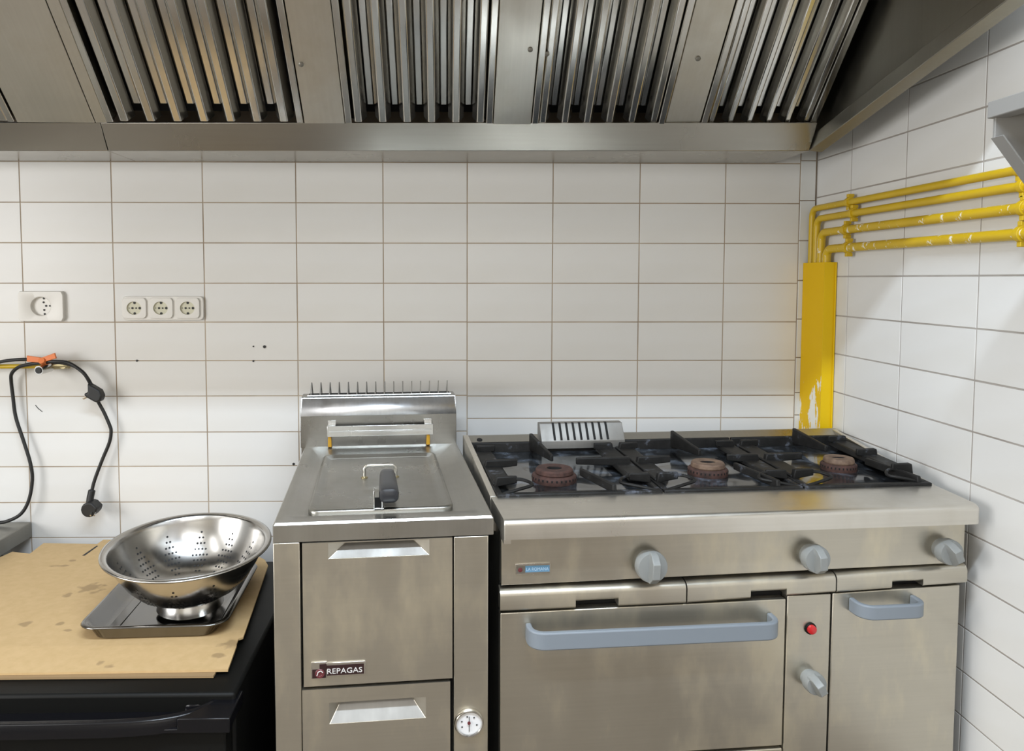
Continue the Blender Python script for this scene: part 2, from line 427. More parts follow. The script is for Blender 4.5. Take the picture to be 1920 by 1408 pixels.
C45, S45 = cos(radians(45)), sin(radians(45))
def fp(x, t_, n):   # point on the filter bank: t up the slope, n out towards the cook
    return (x, 1.886-t_*S45-n*C45, 1.684+t_*C45-n*S45)
TL = .66
MB().hexa([fp(-2.4, -.01, -.075), fp(.94, -.01, -.075), fp(.94, TL, -.075), fp(-2.4, TL, -.075),
           fp(-2.4, -.01, -.07), fp(.94, -.01, -.07), fp(.94, TL, -.07), fp(-2.4, TL, -.07)]).build('backing_plate', 'black_gap', hood)
def blank(x0, x1):
    MB().hexa([fp(x0, 0, -.03), fp(x1, 0, -.03), fp(x1, TL, -.03), fp(x0, TL, -.03),
               fp(x0, 0, .0), fp(x1, 0, .0), fp(x1, TL, .0), fp(x0, TL, .0)]).build('blank_panel', 'steel_blank', hood, bevel=.0015)
blank(-1.058, -.868); blank(-.866, -.838); blank(-.352, -.252); blank(.117, .211); blank(.547, .634)
# right end of the hood: side plate, rolled rim, front and top
side = [(1.93, 1.645), (1.22, 1.785), (1.22, 2.36), (2.115, 2.36), (2.115, 1.645)]
MB().prism(side, lambda u, v, t_: (t_, u, v), .955, .958).build('side_panel', 'steel_dark', hood)
def rimz(y): return 1.627+(1.913-y)*.2
m = MB()
ls = []
for y in (1.916, 1.22):
    z = rimz(y)
    ls.append([(.930, y, z+.036), (.927, y, z), (.960, y, z-.004), (.960, y, z+.006), (.936, y, z+.008), (.936, y, z+.036)])
m.loops(ls, True, True).build('side_rim', 'steel_dark', hood, bevel=.0015)
MB().box(-2.4, .96, 1.205, 1.22, 1.765, 2.36).box(-2.4, .96, 1.22, 1.25, 1.765, 1.775).build('front_panel', 'steel_hood', hood, bevel=.002)
MB().box(-2.4, .96, 1.205, 2.115, 2.36, 2.375).build('top_panel', 'steel_hood', hood)
MB().box(-2.4, .955, 1.225, 1.46, 2.12, 2.13).build('inner_shelf', 'steel_side', hood)
MB().box(-2.41, -2.4, 1.205, 2.115, 1.66, 2.375).build('side_panel', 'steel_hood', hood)
# little bolts on the blank panels
for x, t_ in ((.232, .19), (.193, .2), (-.337, .16), (.585, .18)):
    MB().lathe([(.006, 0), (.006, .003), (.003, .005)], 10, lambda a, b, c, x=x, t_=t_: fp(x+a, t_+b, c), False, True).build('bolt', 'steel_side', hood)

def filt(x0, x1, first, step, n, label):
    f_ = thing('grease_filter', label, 'filter', (0, 0, 0), 0, 'baffle filters in the hood')
    m = MB()
    for a, b in ((x0, x0+.016), (x1-.016, x1)):
        m.hexa([fp(a, .004, -.04), fp(b, .004, -.04), fp(b, TL, -.04), fp(a, TL, -.04), fp(a, .004, .004), fp(b, .004, .004), fp(b, TL, .004), fp(a, TL, .004)])
    m.hexa([fp(x0, TL-.02, -.04), fp(x1, TL-.02, -.04), fp(x1, TL, -.04), fp(x0, TL, -.04), fp(x0, TL-.02, .002), fp(x1, TL-.02, .002), fp(x1, TL, .002), fp(x0, TL, .002)])
    m.build('filter_frame', 'steel_filter', f_, bevel=.002)
    def rib(c, fw, bw, n0, n1, t0):
        # channel: narrow front flange, splayed sides
        P = [[(c-bw, n0), (c-fw, n1), (c+fw, n1), (c+bw, n0)]]
        q = P[0]; k = .003
        m = MB().loops([[fp(u, t0, nn) for u, nn in q], [fp(u, TL-.02, nn) for u, nn in q]], True, True)
        return m.build('baffle', 'steel_filter', f_, bevel=.0025, seg=2)
    for i in range(n):
        rib(first+i*step, step*.14, step*.34, -.026, .0, .004)
    for i in range(-1, n):
        c = first+(i+.5)*step
        if c < x0+.018 or c > x1-.018: continue
        rib(c, step*.14, step*.40, -.060, -.029, .035)
filt(-1.60, -1.062, -1.585+.033, .066, 8, 'baffle grease filter at the far left end of the hood, mostly cut off')
filt(-.836, -.354, -.795, .0655, 7, 'wide baffle grease filter above the wall sockets and colander')
filt(-.250, .115, -.218, .0605, 6, 'baffle grease filter right above the fryer')
filt(.213, .545, .240, .0555, 6, 'baffle grease filter above the left burner of the stove')
filt(.636, .925, .662, .0475, 6, 'baffle grease filter at the right end of the hood by the side panel')

# ------------------------------------------------------------------ fryer
FR = thing('deep_fryer', 'narrow stainless steel gas fryer with closed lid, between stove and black fridge', 'fryer', (-.3058, 1.2943, 0), radians(5.5))
MB().box(.003, .388, .03, .61, .10, .834).build('cabinet', 'steel_side', FR)
MB().box(0, .0462, .0, .03, .10, .8345).build('left_post', 'steel_front', FR, bevel=.0015)
MB().box(.3205, .3835, .0, .03, .10, .8335).build('right_post', 'steel_front', FR, bevel=.0015)
MB().box(.044, .322, .026, .031, .10, .8345).build('door_recess', 'black_gap', FR)
for x in (.03, .35):
    for y in (.06, .56):
        MB().lathe([(.018, 0), (.018, .02), (.013, .022), (.013, .1)], 16, lambda a, b, c, x=x, y=y: (x+a, y+b, c), True, True).build('leg', 'steel_side', FR)
def pocket_panel(name, x0, x1, z0, z1, hx0, hx1, hz0, hz1, ix0, ix1, iz, y=-.002, th=.022, dep=.028):
    m = MB()
    xs, zs = [x0, hx0, hx1, x1], [z0, hz0, hz1, z1]
    V = {}
    for i, x in enumerate(xs):
        for j, z in enumerate(zs): V[i, j] = len(m.v); m.v.append((x, y, z))
    for i in range(3):
        for j in range(3):
            if (i, j) != (1, 1): m.f.append((V[i, j], V[i+1, j], V[i+1, j+1], V[i, j+1]))
    k = len(m.v); m.v += [(x0, y+th, z0), (x1, y+th, z0), (x1, y+th, z1), (x0, y+th, z1)]
    ring = [V[0,0],V[1,0],V[2,0],V[3,0],V[3,1],V[3,2],V[3,3],V[2,3],V[1,3],V[0,3],V[0,2],V[0,1]]
    m.f += [tuple(ring[0:4][::-1])+(k, k+1)[::1], tuple(ring[3:7][::-1])+(k+1, k+2), tuple(ring[6:10][::-1])+(k+2, k+3), (ring[0], ring[11], ring[10], ring[9], k+3, k)]
    p = m.build(name, 'steel_front', FR, smooth=False)
    q = MB(); d = y+dep
    q.add([(hx0, y, hz0), (hx1, y, hz0), (ix1, d, iz), (ix0, d, iz), (hx0, y, hz1), (hx1, y, hz1)],
          [(0, 1, 2, 3), (0, 3, 4), (1, 5, 2), (4, 3, 2, 5)])
    o = q.build('pull_pocket', 'steel_front', p, smooth=False)
    q = MB().add([(hx0+.002, y+.0002, hz0+.0005), (hx1-.002, y+.0002, hz0+.0005), (ix1, d-.001, iz-.001), (ix0, d-.001, iz-.001)], [(0, 1, 2, 3)])
    q.build('pull_lip', 'steel_pull', p, smooth=False, solid=.001)
    return p
door = pocket_panel('door', .0508, .3175, .572, .8335, .0962, .2758, .8035, .8318, .1355, .2390, .8316)
drawer = pocket_panel('drawer', .0478, .3135, .14, .566, .0950, .2690, .5005, .5400, .1200, .2368, .5398)
# top: frame with a sunk drip basin
def lp(x0, x1, y0, y1, r, z): return [(x, y, z) for x, y in rrect(x0, x1, y0, y1, r, 5)]
m = MB().loops([lp(0, .3935, 0, .635, .002, .8355), lp(0, .3935, 0, .635, .002, .866), lp(.003, .3905, .003, .632, .002, .870),
                lp(.018, .3755, .035, .600, .02, .870), lp(.024, .3695, .042, .594, .02, .8665), lp(.046, .338, .060, .530, .03, .8585), lp(.05, .334, .064, .526, .03, .858)], True, True)
m.build('top_basin', 'steel_top', FR, angle=30)
lid = MB().loops([lp(.054, .328, .068, .517, .022, .8582), lp(.054, .328, .068, .517, .022, .866), lp(.0565, .3255, .0705, .5145, .02, .869),
                  lp(.062, .320, .076, .509, .018, .8695), lp(.069, .313, .084, .502, .015, .8635), lp(.08, .30, .1, .49, .012, .8635)], True, True).build('lid', 'steel_lid', FR, angle=50)
hp = [(.156, .312, .863), (.156, .312, .884), (.159, .312, .889), (.164, .312, .891), (.2165, .312, .891), (.2215, .312, .889), (.2245, .312, .884), (.2245, .312, .863)]
MB().tube(hp, .0036, 10).build('lid_handle', 'chrome', lid)
for x in (.156, .2245):
    MB().lathe([(.0075, .8635), (.0075, .8655), (.004, .867)], 14, lambda a, b, c, x=x: (x+a, .312+b, c), False, True).build('collar', 'brass', lid)
# basket grip resting on the lid
GX = .205
grip = MB().loops([[(GX+a, y, z0+b) for a, b in rrect(-w_, w_, -h_, h_, min(w_, h_)*.75, 4)] for y, w_, h_, z0 in
     ((.232, .010, .008, .892), (.226, .0150, .0115, .892), (.20, .0165, .0130, .893), (.10, .0180, .0140, .897), (.055, .0185, .0145, .899), (.046, .0165, .0125, .899), (.043, .011, .008, .899))], True, True)
gr = grip.build('basket_grip', 'grip', FR); gr['label'] = 'charcoal plastic grip with steel bracket'
m = MB().box(.176, .1785, .060, .082, .868, .905).box(.176, .196, .062, .080, .870, .8725).box(.191, .1935, .064, .080, .868, .892)
m.build('bracket', 'steel_bright', gr, bevel=.0008)
MB().box(.1787, .191, .066, .078, .8726, .888).build('bracket_insert', 'black_gap', gr)
MB().box(.196, .214, .15, .154, .8637, .884).build('support', 'steel_bright', gr)
# splash back and flue
sb = [(.602, .868), (.602, .9487), (.6233, .9905), (.6253, .994), (.690, .994), (.690, .80), (.62, .80), (.62, .868)]
MB().prism(sb, lambda u, v, t_: (t_, u, v), -.009, .391).build('splash_back', 'steel_panel', FR, bevel=.0008, angle=12)
MB().add([(-.0085, .6005, .9492), (.3905, .6005, .9492), (.3885, .6225, .9908), (-.0055, .6225, .9908)], [(0, 1, 2, 3)]).build('splash_back_slope', 'steel_slope', FR, solid=.001)  # thin sheet over the slope, coloured bright for the lamp's highlight
MB().box(.008, .378, .640, .684, .9935, .9955).build('flue_slot', 'black_gap', FR)
MB().tube([(.006, .6345, .9965), (.380, .6345, .9965)], .0022, 8).build('flue_rod', 'steel_bright', FR)
for i in range(16):
    x = .0145+i*(.371-.0145)/15
    MB().tube([(x, .640, .995), (x+.001, .656, 1.0275), (x+.0015, .6575, 1.0275), (x+.002, .682, .995)], .0015, 6).build('flue_fin', 'steel_wire', FR)
hb = MB().box(.059, .3285, .580, .5835, .8995, .9265).box(.0635, .324, .578, .580, .910, .914).build('hanging_bar', 'steel_bright', FR, bevel=.0008)
for x in (.0605, .306):
    MB().box(x, x+.020, .580, .602, .9265, .929).box(x, x+.020, .598, .602, .9265, .938).build('hook', 'steel_bright', hb, bevel=.0006)
for x in (.065, .3165):
    m = MB().hexa([(x-.005, .590, .8705), (x+.005, .590, .8705), (x+.005, .603, .8705), (x-.005, .603, .8705), (x-.004, .585, .8990), (x+.004, .585, .8990), (x+.004, .603, .8990), (x-.004, .603, .8990)])
    d = m.build('grease_run', 'amber', hb, bevel=.0015)
# thermometer
dial = MB().lathe([(.027, 0), (.027, -.006), (.0255, -.0085), (.0235, -.0085), (.0222, -.006)], 40, lambda a, b, c: (.348+a, c-.0005, .4865+b*.96)).build('thermometer', 'chrome', FR)
MB().lathe([(.0226, -.0052), (.001, -.0055)], 40, lambda a, b, c: (.348+a, c, .4865+b*.96), False, True).build('dial_face', 'dial_white', dial)
MB().box(.3473, .3485, -.0075, -.0068, .472, .5).build('needle', 'mark', dial)
MB().lathe([(.003, 0), (.003, .0015)], 12, lambda a, b, c: (.3475+a, -.007-c, .4885+b), True, True).build('needle_hub', 'badge_red', dial)
for a in (205, 160, 105, 52, -15):
    x, z = .348+.0145*cos(radians(a)), .4865+.0135*sin(radians(a))
    MB().box(x-.0013, x+.0013, -.0066, -.0058, z-.0011, z+.0011).build('dial_mark', 'mark', dial)
# maker's badge on the door
bd = MB().box(.0644, .0918, -.0045, -.002, .5875, .6175).box(.0918, .1601, -.0045, -.002, .5905, .6150).build('badge', 'chrome', door, bevel=.0006)
for o_ in (bd,): o_['label'] = 'chrome and dark enamel maker plate'
def sub(mb, name, mat): return mb.build(name, mat, door, smooth=False)
sub(MB().box(.0660, .0905, -.0051, -.0044, .5885, .6045), 'badge_emblem_field', 'badge_dark')
sub(MB().box(.0790, .0915, -.0052, -.0044, .6030, .6135), 'badge_emblem_field', 'badge_dark')
sub(MB().box(.0918, .1575, -.0051, -.0044, .5920, .6105), 'badge_letter_field', 'badge_dark')
MB().lathe([(.0085, -.0051), (.0078, -.0058), (.0045, -.0058), (.004, -.0053)], 20, lambda a, b, c: (.0795+a, c, .5965+b), False, True).build('badge_emblem', 'badge_red', door)
MB().tube([(.0745, -.0062, .5935), (.0765, -.0062, .6), (.0815, -.0062, .602), (.0848, -.0062, .5985)], .0009, 6).build('badge_emblem', 'letter', door)
text_mesh('badge_lettering', 'REPAGAS', 'letter', door, .0135, (.0925, -.0053, .5955), .062)

# ------------------------------------------------------------------ cooking range
RG = thing('gas_range', 'wide stainless steel gas stove with three burners and an oven against the right wall', 'stove', (.106, 1.3049, 0), radians(4.5))
def wp(x, y, z):
    if y > 0: x = x+(y/.58)*(-.0145+x/.915*.083)
    return (x, y, z)
MB().box(.003, .912, .075, .575, .10, .83).build('cabinet', 'steel_side', RG)
MB().box(-.001, .915, .068, .0755, .13, .834).build('front_recess', 'black_gap', RG)
for x in (.04, .87):
    for y in (.12, .53):
        MB().lathe([(.024, 0), (.024, .02), (.016, .024), (.016, .1)], 16, lambda a, b, c, x=x, y=y: (x+a, y+b, c), True, True).build('leg', 'steel_side', RG)
# apron with rolled nose and rounded right corner
def ap(x0, x1, y0, z, rr, rl=.001):
    return [(x, y, z) for x, y in arc(x1-rr, y0+rr, rr, -90, 0, 6)+[(x1, .150), (x0, .150)]+[(x0, y0+rl), (x0+rl, y0)]]
L = [ap(-.003, .9155, .000, .8345, .016), ap(-.003, .9155, .000, .860, .016)]
for a in (15, 35, 55, 75, 90):
    d = .010*(1-cos(radians(a))); L.append(ap(-.003, .9155-d*.6, d, .860+.010*sin(radians(a)), .016))
MB().loops(L, True, True).build('apron', 'steel_nose', RG, warp=wp, angle=30)
MB().box(-.003, .010, .006, .05, .825, .8345).build('apron_lug', 'steel_nose', RG)
# hob: sides, rear strip, black base
MB().hexa([(-.004, .148, .80), (.008, .148, .80), (.008, .580, .80), (-.004, .580, .80), (-.004, .148, .8705), (.008, .148, .8705), (.008, .580, .902), (-.004, .580, .902)]).build('hob_side', 'steel_nose', RG, warp=wp, bevel=.001)
MB().hexa([(.904, .150, .80), (.915, .150, .80), (.915, .580, .80), (.904, .580, .80), (.904, .150, .869), (.915, .150, .869), (.915, .580, .899), (.904, .580, .899)]).build('hob_side', 'steel_nose', RG, warp=wp, bevel=.001)
rs = MB().hexa([(-.004, .542, .85), (.915, .542, .85), (.915, .582, .85), (-.004, .582, .85), (-.004, .542, .884), (.915, .542, .884), (.915, .582, .901), (-.004, .582, .901)]).build('rear_strip', 'steel_top', RG, warp=wp, bevel=.001)
MB().lathe([(.0065, 0), (.0065, .001), (.003, .0012)], 16, lambda a, b, c: wp(.033+a, .562+b, .8927+b*.4+c), False, True).build('strip_hole', 'black_gap', rs)
MB().box(.008, .904, .150, .542, .845, .856).build('hob_base', 'iron', RG, warp=wp)
BURN = [(.1480, .268, 1.0), (.4850, .288, .90), (.7860, .300, .80)]   # centre and size of each burner
GX_ = [(.0085, .3370), (.3400, .6270), (.6300, .9030)]
for k, (bx, by, bs) in enumerate(BURN):
    x0, x1 = GX_[k]
    # dished spill tray under the burner
    out = [(x, y) for x, y in rrect(x0+.012, x1-.012, .152, .532, .03, 5)]
    n_ = len(out)
    def ring(t_, z):
        r_ = []
        for x, y in out:
            a = math.atan2(y-by, x-bx); cx2, cy2 = bx+.055*cos(a), by+.055*sin(a)
            r_.append((x+(cx2-x)*t_, y+(cy2-y)*t_, z))
        return r_
    def unw(p, k=k): return p
    MB().loops([ring(0, .868), ring(.06, .867), ring(.3, .8625), ring(.8, .8640), ring(1, .8655)], False, True).build('spill_tray', 'enamel', RG, warp=wp)
    def W(a, b, c, bx=bx, by=by, bs=bs):
        px, py, pz = wp(bx, by, .865); return (px+a*bs, py+b*bs, pz+c)
    rim = []
    bu = MB().lathe([(.0475, 0), (.0485, .006), (.0475, .014), (.0440, .0165), (.034, .0165)], 48, W, False, True).build('burner', 'rust', RG, angle=50)
    m = MB()
    for i in range(30):
        a = 2*pi*i/30
        c_, s_ = cos(a), sin(a); r0, r1, h = .046, .0487, .0016
        pts = []
        for z in (.0075, .0120):
            for rr_, dd in ((r0, -h), (r1, -h), (r1, h), (r0, h)):
                pts.append(W(rr_*c_-dd*s_, rr_*s_+dd*c_, z))
        m.hexa(pts)
    pt = m.build('flame_port', 'black_gap', bu, smooth=False); pt['kind'] = 'stuff'
    # cap: flat ring with an oval hole
    n = 36
    def el(r, z, fx=1., fy=1.): return [W(r*fx*cos(2*pi*i/n), r*fy*sin(2*pi*i/n), z) for i in range(n)]
    ho = (.50, .42) if k == 0 else ((.58, .36) if k == 1 else (.60, .24))
    cap = MB().loops([el(.0395, .0165), el(.0410, .0190), el(.0400, .0255), el(.0375, .0285), el(.034, .0285, ho[0], ho[1]), el(.034, .0272, ho[0]*.99, ho[1]*.98)], False, False)
    cp = cap.build('burner_cap', 'rust_cap' if k else 'rust', bu, angle=28)
    MB().loops([el(.034, .0273, ho[0]*.99, ho[1]*.98), el(.034, .010, ho[0]*.95, ho[1]*.93)], False, True).build('burner_throat', 'black_gap', bu)  # inner wall coloured black to paint in the shade of the hole
# flue cover with nine slots
fz0, fz1 = .893, .9345
fc = [(.520, fz0-.018), (.520, fz0+.002), (.548, fz1), (.572, fz1), (.572, fz0-.018)]
fcover = MB().prism(fc, lambda u, v, t_: (t_, u, v), .172, .386).build('flue_cover', 'steel_pull', RG, bevel=.0015)
for i in range(9):
    x = .2035+i*.0170
    q = lambda u, k_: (u, .520+.028*k_-.0012, fz0+.002+(fz1-fz0-.002)*k_+.0006)
    MB().add([q(x, .04), q(x+.0055, .04), q(x+.0055, 1.0), q(x, 1.0), (x, .553, fz1+.0006), (x+.0055, .553, fz1+.0006)], [(0, 1, 2, 3), (3, 2, 5, 4)]).build('flue_slot', 'black_gap', fcover, smooth=False, solid=.0008)
# control panel
MB().hexa([(-.0015, .045, .733), (.918, .045, .742), (.918, .068, .742), (-.0015, .068, .733), (-.0015, .045, .834), (.918, .045, .838), (.918, .068, .838), (-.0015, .068, .834)]).build('control_panel', 'steel_front', RG, bevel=.0012)
def knob(cx, cz, y0, r, tw):
    K = MB().lathe([(r*.80, 0), (r*.80, .012), (r, .014), (r, .026), (r*.93, .031), (r*.3, .0325)], 40, lambda a, b, c: (cx+a, y0-c, cz+b), False, True).build('knob', 'knob', RG, angle=35)
    ct, st = cos(tw), sin(tw)
    m = MB()
    ls = []
    for u, hw, d0, d1 in ((-1.0, .0062, .024, .028), (-.93, .0075, .024, .036), (-.5, .0080, .024, .050), (.45, .0078, .024, .052), (.88, .0074, .024, .040), (1.0, .0060, .024, .030)):
        q = [(-hw*1.25, d0), (hw*1.25, d0), (hw*.9, d1), (-hw*.9, d1)]
        ls.append([(cx+a*ct-u*r*st, y0-d, cz+a*st+u*r*ct) for a, d in q])
    m.loops(ls, True, True).build('knob_grip', 'knob', K, bevel=.001)
    MB().lathe([(r*.55, -.001), (r*.55, .012)], 24, lambda a, b, c: (cx+a, y0-c, cz+b), True, True).build('knob_shaft', 'black_matt', K)
    return K
for cx, cz, tw, kr in ((.2765, .7672, -.02, .0295), (.5970, .7705, .10, .0260), (.8680, .7740, .42, .0245)):
    knob(cx, cz, .045, kr, tw)
# maker's badge
bp_ = MB().box(.0246, .0898, .0420, .046, .7540, .7735).build('badge', 'chrome', RG, bevel=.0006); bp_['label'] = 'small chrome and blue enamel maker plate'
MB().box(.0430, .0885, .0413, .0421, .7575, .7695).build('badge_field', 'badge_blue', bp_, smooth=False)
MB().box(.0265, .0425, .0415, .0421, .7560, .7695).build('badge_emblem_field', 'steel_side', bp_, smooth=False)
MB().lathe([(.0045, 0), (.003, .0006)], 12, lambda a, b, c: (.0335+a, .0414-c, .7625+b), False, True).build('badge_emblem', 'badge_red', bp_)
text_mesh('badge_lettering', 'LA ROMANA', 'letter_blue', bp_, .0085, (.0448, .0411, .7603), .0418, .0003)
# trim band of three pieces with notches
def trim(x0, x1, zt0, zt1, zb0, zb1, nx0, nx1, nz):
    def zt(x): return zt0+(zt1-zt0)*(x-x0)/(x1-x0)
    def zb(x): return zb0+(zb1-zb0)*(x-x0)/(x1-x0)
    poly = [(x0, zb0), (nx0, zb(nx0)), (nx0, nz), (nx1, nz+.0007), (nx1, zb(nx1)), (x1, zb1), (x1, zt1-.004), (x1, zt1), (x0, zt0)]
    m = MB()
    xs = [x0, nx0, nx1, x1]
    for i in range(3):
        a, b = xs[i], xs[i+1]
        za, zb_ = (zb(a), zb(b)) if i != 1 else (nz, nz+.0007)
        prof = lambda x, zl: [(x, .064, zl), (x, .041, zl), (x, .039, zl+.003), (x, .039, zt(x)-.013), (x, .0405, zt(x)-.008), (x, .0445, zt(x)-.0035), (x, .051, zt(x)-.0008), (x, .058, zt(x)), (x, .064, zt(x))]
        m.loops([prof(a, za), prof(b, zb_)], True, True)
    return m.build('trim_band', 'steel_front', RG, angle=28)
trim(-.004, .3508, .7270, .7275, .6870, .6873, .138, .220, .7003)
trim(.3535, .6495, .7275, .7325, .6875, .6965, .4785, .5505, .7040)
trim(.6520, .9215, .7330, .7410, .6960, .7045, .765, .8295, .7120)
# oven door, middle panel, right door
def leaf(name, x0, x1, z0, z1l, z1r):
    return MB().hexa([(x0, .045, z0), (x1, .045, z0), (x1, .067, z0), (x0, .067, z0), (x0, .045, z1l), (x1, .045, z1r), (x1, .067, z1r), (x0, .067, z1l)]).build(name, 'steel_front', RG, bevel=.0018)
od = leaf('oven_door', -.003, .5525, .392, .6803, .6843)
mid = leaf('middle_panel', .5560, .6440, .14, .6900, .6905)
rd = leaf('cabinet_door', .6480, .9120, .14, .6912, .6975)
leaf('lower_panel', -.003, .5525, .14, .386, .386)
def bar_handle(x0, x1, zl, zr, h, out, rad, th, parent):
    path = [(x0, .045), (x0, .045-out+rad)]+[(x0+rad-rad*cos(radians(a)), .045-out+rad-rad*sin(radians(a))) for a in (15, 30, 45, 60, 75, 90)]
    path += [(x1-rad+rad*sin(radians(a)), .045-out+rad-rad*cos(radians(a))) for a in (0, 15, 30, 45, 60, 75, 90)]+[(x1, .045)]
    P = [Vector((p[0], p[1], 0)) for p in path]; ls = []
    for i, p in enumerate(P):
        d = (P[min(i+1, len(P)-1)]-P[max(i-1, 0)]).normalized(); nn = Vector((-d.y, d.x, 0))
        zc = zl+(zr-zl)*(p.x-x0)/(x1-x0)
        ls.append([(p.x+nn.x*a, p.y+nn.y*a, zc+b) for a, b in ((0, -h/2), (th, -h/2), (th, h/2), (0, h/2))])
    return MB().loops(ls, True, True).build('handle', 'handle_blue', parent, bevel=.003, seg=3)
bar_handle(.0440, .5250, .6440, .6430, .0330, .046, .030, .011, od)
bar_handle(.6800, .8160, .6690, .6690, .0275, .046, .028, .010, rd)
led = MB().lathe([(.0115, 0), (.0115, -.003), (.0098, -.0045)], 20, lambda a, b, c: (.6033+a, .045+c, .6243+b), False, True).build('indicator_lamp', 'black_matt', RG)
MB().lathe([(.0092, -.004), (.0085, -.009), (.005, -.0105)], 20, lambda a, b, c: (.6033+a, .045+c, .6243+b), False, True).build('red_lens', 'red', led)
knob(.6020, .5270, .045, .0205, .5)

# pan supports: lift-off cast iron grates, one over each burner
def pan_support(k, label):
    x0, x1 = GX_[k]; bx, by, _ = BURN[k]
    ps = thing('pan_support', label, 'pan support', (.106, 1.3049, 0), radians(4.5), 'cast iron pan supports on the stove')
    y0, y1, zb = .138, .541, .866
    fr = MB()
    fr.box(x0, x1, y0, y0+.016, zb, zb+.010)
    fr.hexa([(x0, y1-.014, zb), (x1, y1-.014, zb), (x1, y1, zb), (x0, y1, zb), (x0, y1-.010, zb+.026), (x1, y1-.010, zb+.026), (x1, y1, zb+.026), (x0, y1, zb+.026)])
    fr.box(x0, x0+.012, y0+.016, y1-.014, zb, zb+.010); fr.box(x1-.012, x1, y0+.016, y1-.014, zb, zb+.010)
    fr.build('grate_frame', 'iron', ps, bevel=.0025, warp=wp)
    for sgn, xa in ((1, x0), (-1, x1)):
        # side web: flat plate along the side with horns towards the pot
        X = lambda d: xa+sgn*d
        hi = .016 if not (k == 2 and sgn < 0) else .022
        m = MB()
        m.hexa([(X(.002), .205, zb+.008), (X(.046), .215, zb+.008), (X(.046), .50, zb+.008), (X(.002), .51, zb+.008),
                (X(.002), .205, zb+hi), (X(.040), .215, zb+hi), (X(.040), .50, zb+hi), (X(.002), .51, zb+hi)])
        m.build('side_web', 'iron', ps, bevel=.003, warp=wp)
        for yy in (.205, .345, .490):
            L_ = .050 if yy != .345 else abs(bx+sgn*-.058-xa)-.006
            tp = zb+hi+.013
            m = MB().hexa([(X(.004), yy-.008, zb+.008), (X(L_), yy-.004, zb+hi-.002), (X(L_), yy+.004, zb+hi-.002), (X(.004), yy+.008, zb+.008),
                           (X(.008), yy-.0075, tp), (X(L_), yy-.004, tp), (X(L_), yy+.004, tp), (X(.008), yy+.0075, tp)])
            m.build('finger', 'iron', ps, bevel=.0022, warp=wp)
        # lower corner loop near the front
        MB().tube(smoothpath([(X(.012), .150, zb+.008), (X(.045), .158, zb+.014), (X(.075), .175, zb+.018), (X(.060), .200, zb+.022), (X(.030), .207, zb+.022)], 4), .0035, 8).build('front_loop', 'iron', ps, warp=wp)
    # rear finger: upright fin sloping down towards the burner
    fy = by+.085
    MB().hexa([(bx+.010, fy, zb+.020), (bx+.017, fy, zb+.020), (bx+.004, y1-.006, zb+.006), (bx-.004, y1-.006, zb+.006),
               (bx+.010, fy, zb+.034), (bx+.017, fy, zb+.034), (bx+.004, y1-.010, zb+.048), (bx-.004, y1-.010, zb+.048)]).build('finger', 'iron', ps, bevel=.002, warp=wp)
    fx = bx+.060
    MB().hexa([(fx+.030, y0+.006, zb+.004), (fx+.038, y0+.006, zb+.004), (fx-.004, by-.020, zb+.014), (fx-.012, by-.020, zb+.014),
               (fx+.030, y0+.010, zb+.022), (fx+.038, y0+.010, zb+.022), (fx-.004, by-.020, zb+.030), (fx-.012, by-.020, zb+.030)]).build('finger', 'iron', ps, bevel=.002, warp=wp)
    return ps
pan_support(0, 'sooty cast iron pan support over the left burner, nearest the fryer')
pan_support(1, 'sooty cast iron pan support over the middle burner')
pan_support(2, 'cast iron pan support over the right burner, beside the tiled right wall')

# ------------------------------------------------------------------ yellow gas pipes on the right wall and their cover
XP = 1.030
def pipe(z, ydown, r, mat, clips, label, zend=1.300):
    p = thing('gas_pipe', label, 'pipe', (XP, ydown, z), 0, 'yellow gas pipes on the right wall')
    R_ = .022
    path = [(0, 0, zend-z), (0, 0, -R_)]+[(0, -R_+R_*cos(radians(a)), -R_+R_*sin(radians(a))) for a in (15, 30, 45, 60, 75, 90)]+[(0, -y, 0) for y in (.1, .3, .5, .75, 1.0, 1.5, 2.2, 3.0)]
    MB().tube(path, r, 14).build('pipe_run', mat, p)
    for yc in clips:
        d = yc-ydown
        c = MB().lathe([(r, -.006), (r+.004, -.006), (r+.004, .006), (r, .006)], 16, lambda a, b, cc: (a, d+cc, b)).box(-.004, .018, d-.005, d+.005, -.004, .004)
        c.build('pipe_clip', 'yellow_pipe', p, bevel=.0008)
        MB().box(-.006, .010, d-.005, d+.005, r+.003, r+.012).build('clip_lug', 'yellow_pipe', p, bevel=.001)
        MB().box(-.006, .010, d-.005, d+.005, -r-.012, -r-.003).build('clip_lug', 'yellow_pipe', p, bevel=.001)
    return p
pipe(1.4955, 2.098, .0085, 'yellow_pipe', (1.905, 1.335), 'topmost of the four yellow gas pipes, running just under the grey shelf bracket')
pipe(1.4655, 2.070, .0090, 'yellow_pipe', (1.885, 1.325), 'second yellow gas pipe from the top on the right wall')
pipe(1.4260, 2.043, .0105, 'yellow_pipe_worn', (1.915, 1.322), 'third yellow gas pipe from the top, with a bare white patch worn in its paint')
pipe(1.3800, 2.012, .0110, 'yellow_pipe_worn', (1.905, 1.325), 'lowest of the four yellow gas pipes, just above the yellow cover')
dc = thing('pipe_cover', 'flaking yellow sheet metal cover standing in the corner behind the stove', 'pipe cover', (0, 0, 0))
MB().box(1.0165, 1.0180, 1.996, 2.116, .10, 1.3445).build('cover_face', 'yellow_duct', dc)
MB().box(1.0165, 1.0470, 1.9945, 1.996, .10, 1.3445).build('cover_edge', 'yellow_plain', dc)
MB().box(1.0182, 1.0470, 1.9962, 2.116, .10, .105).build('cover_foot', 'yellow_plain', dc)
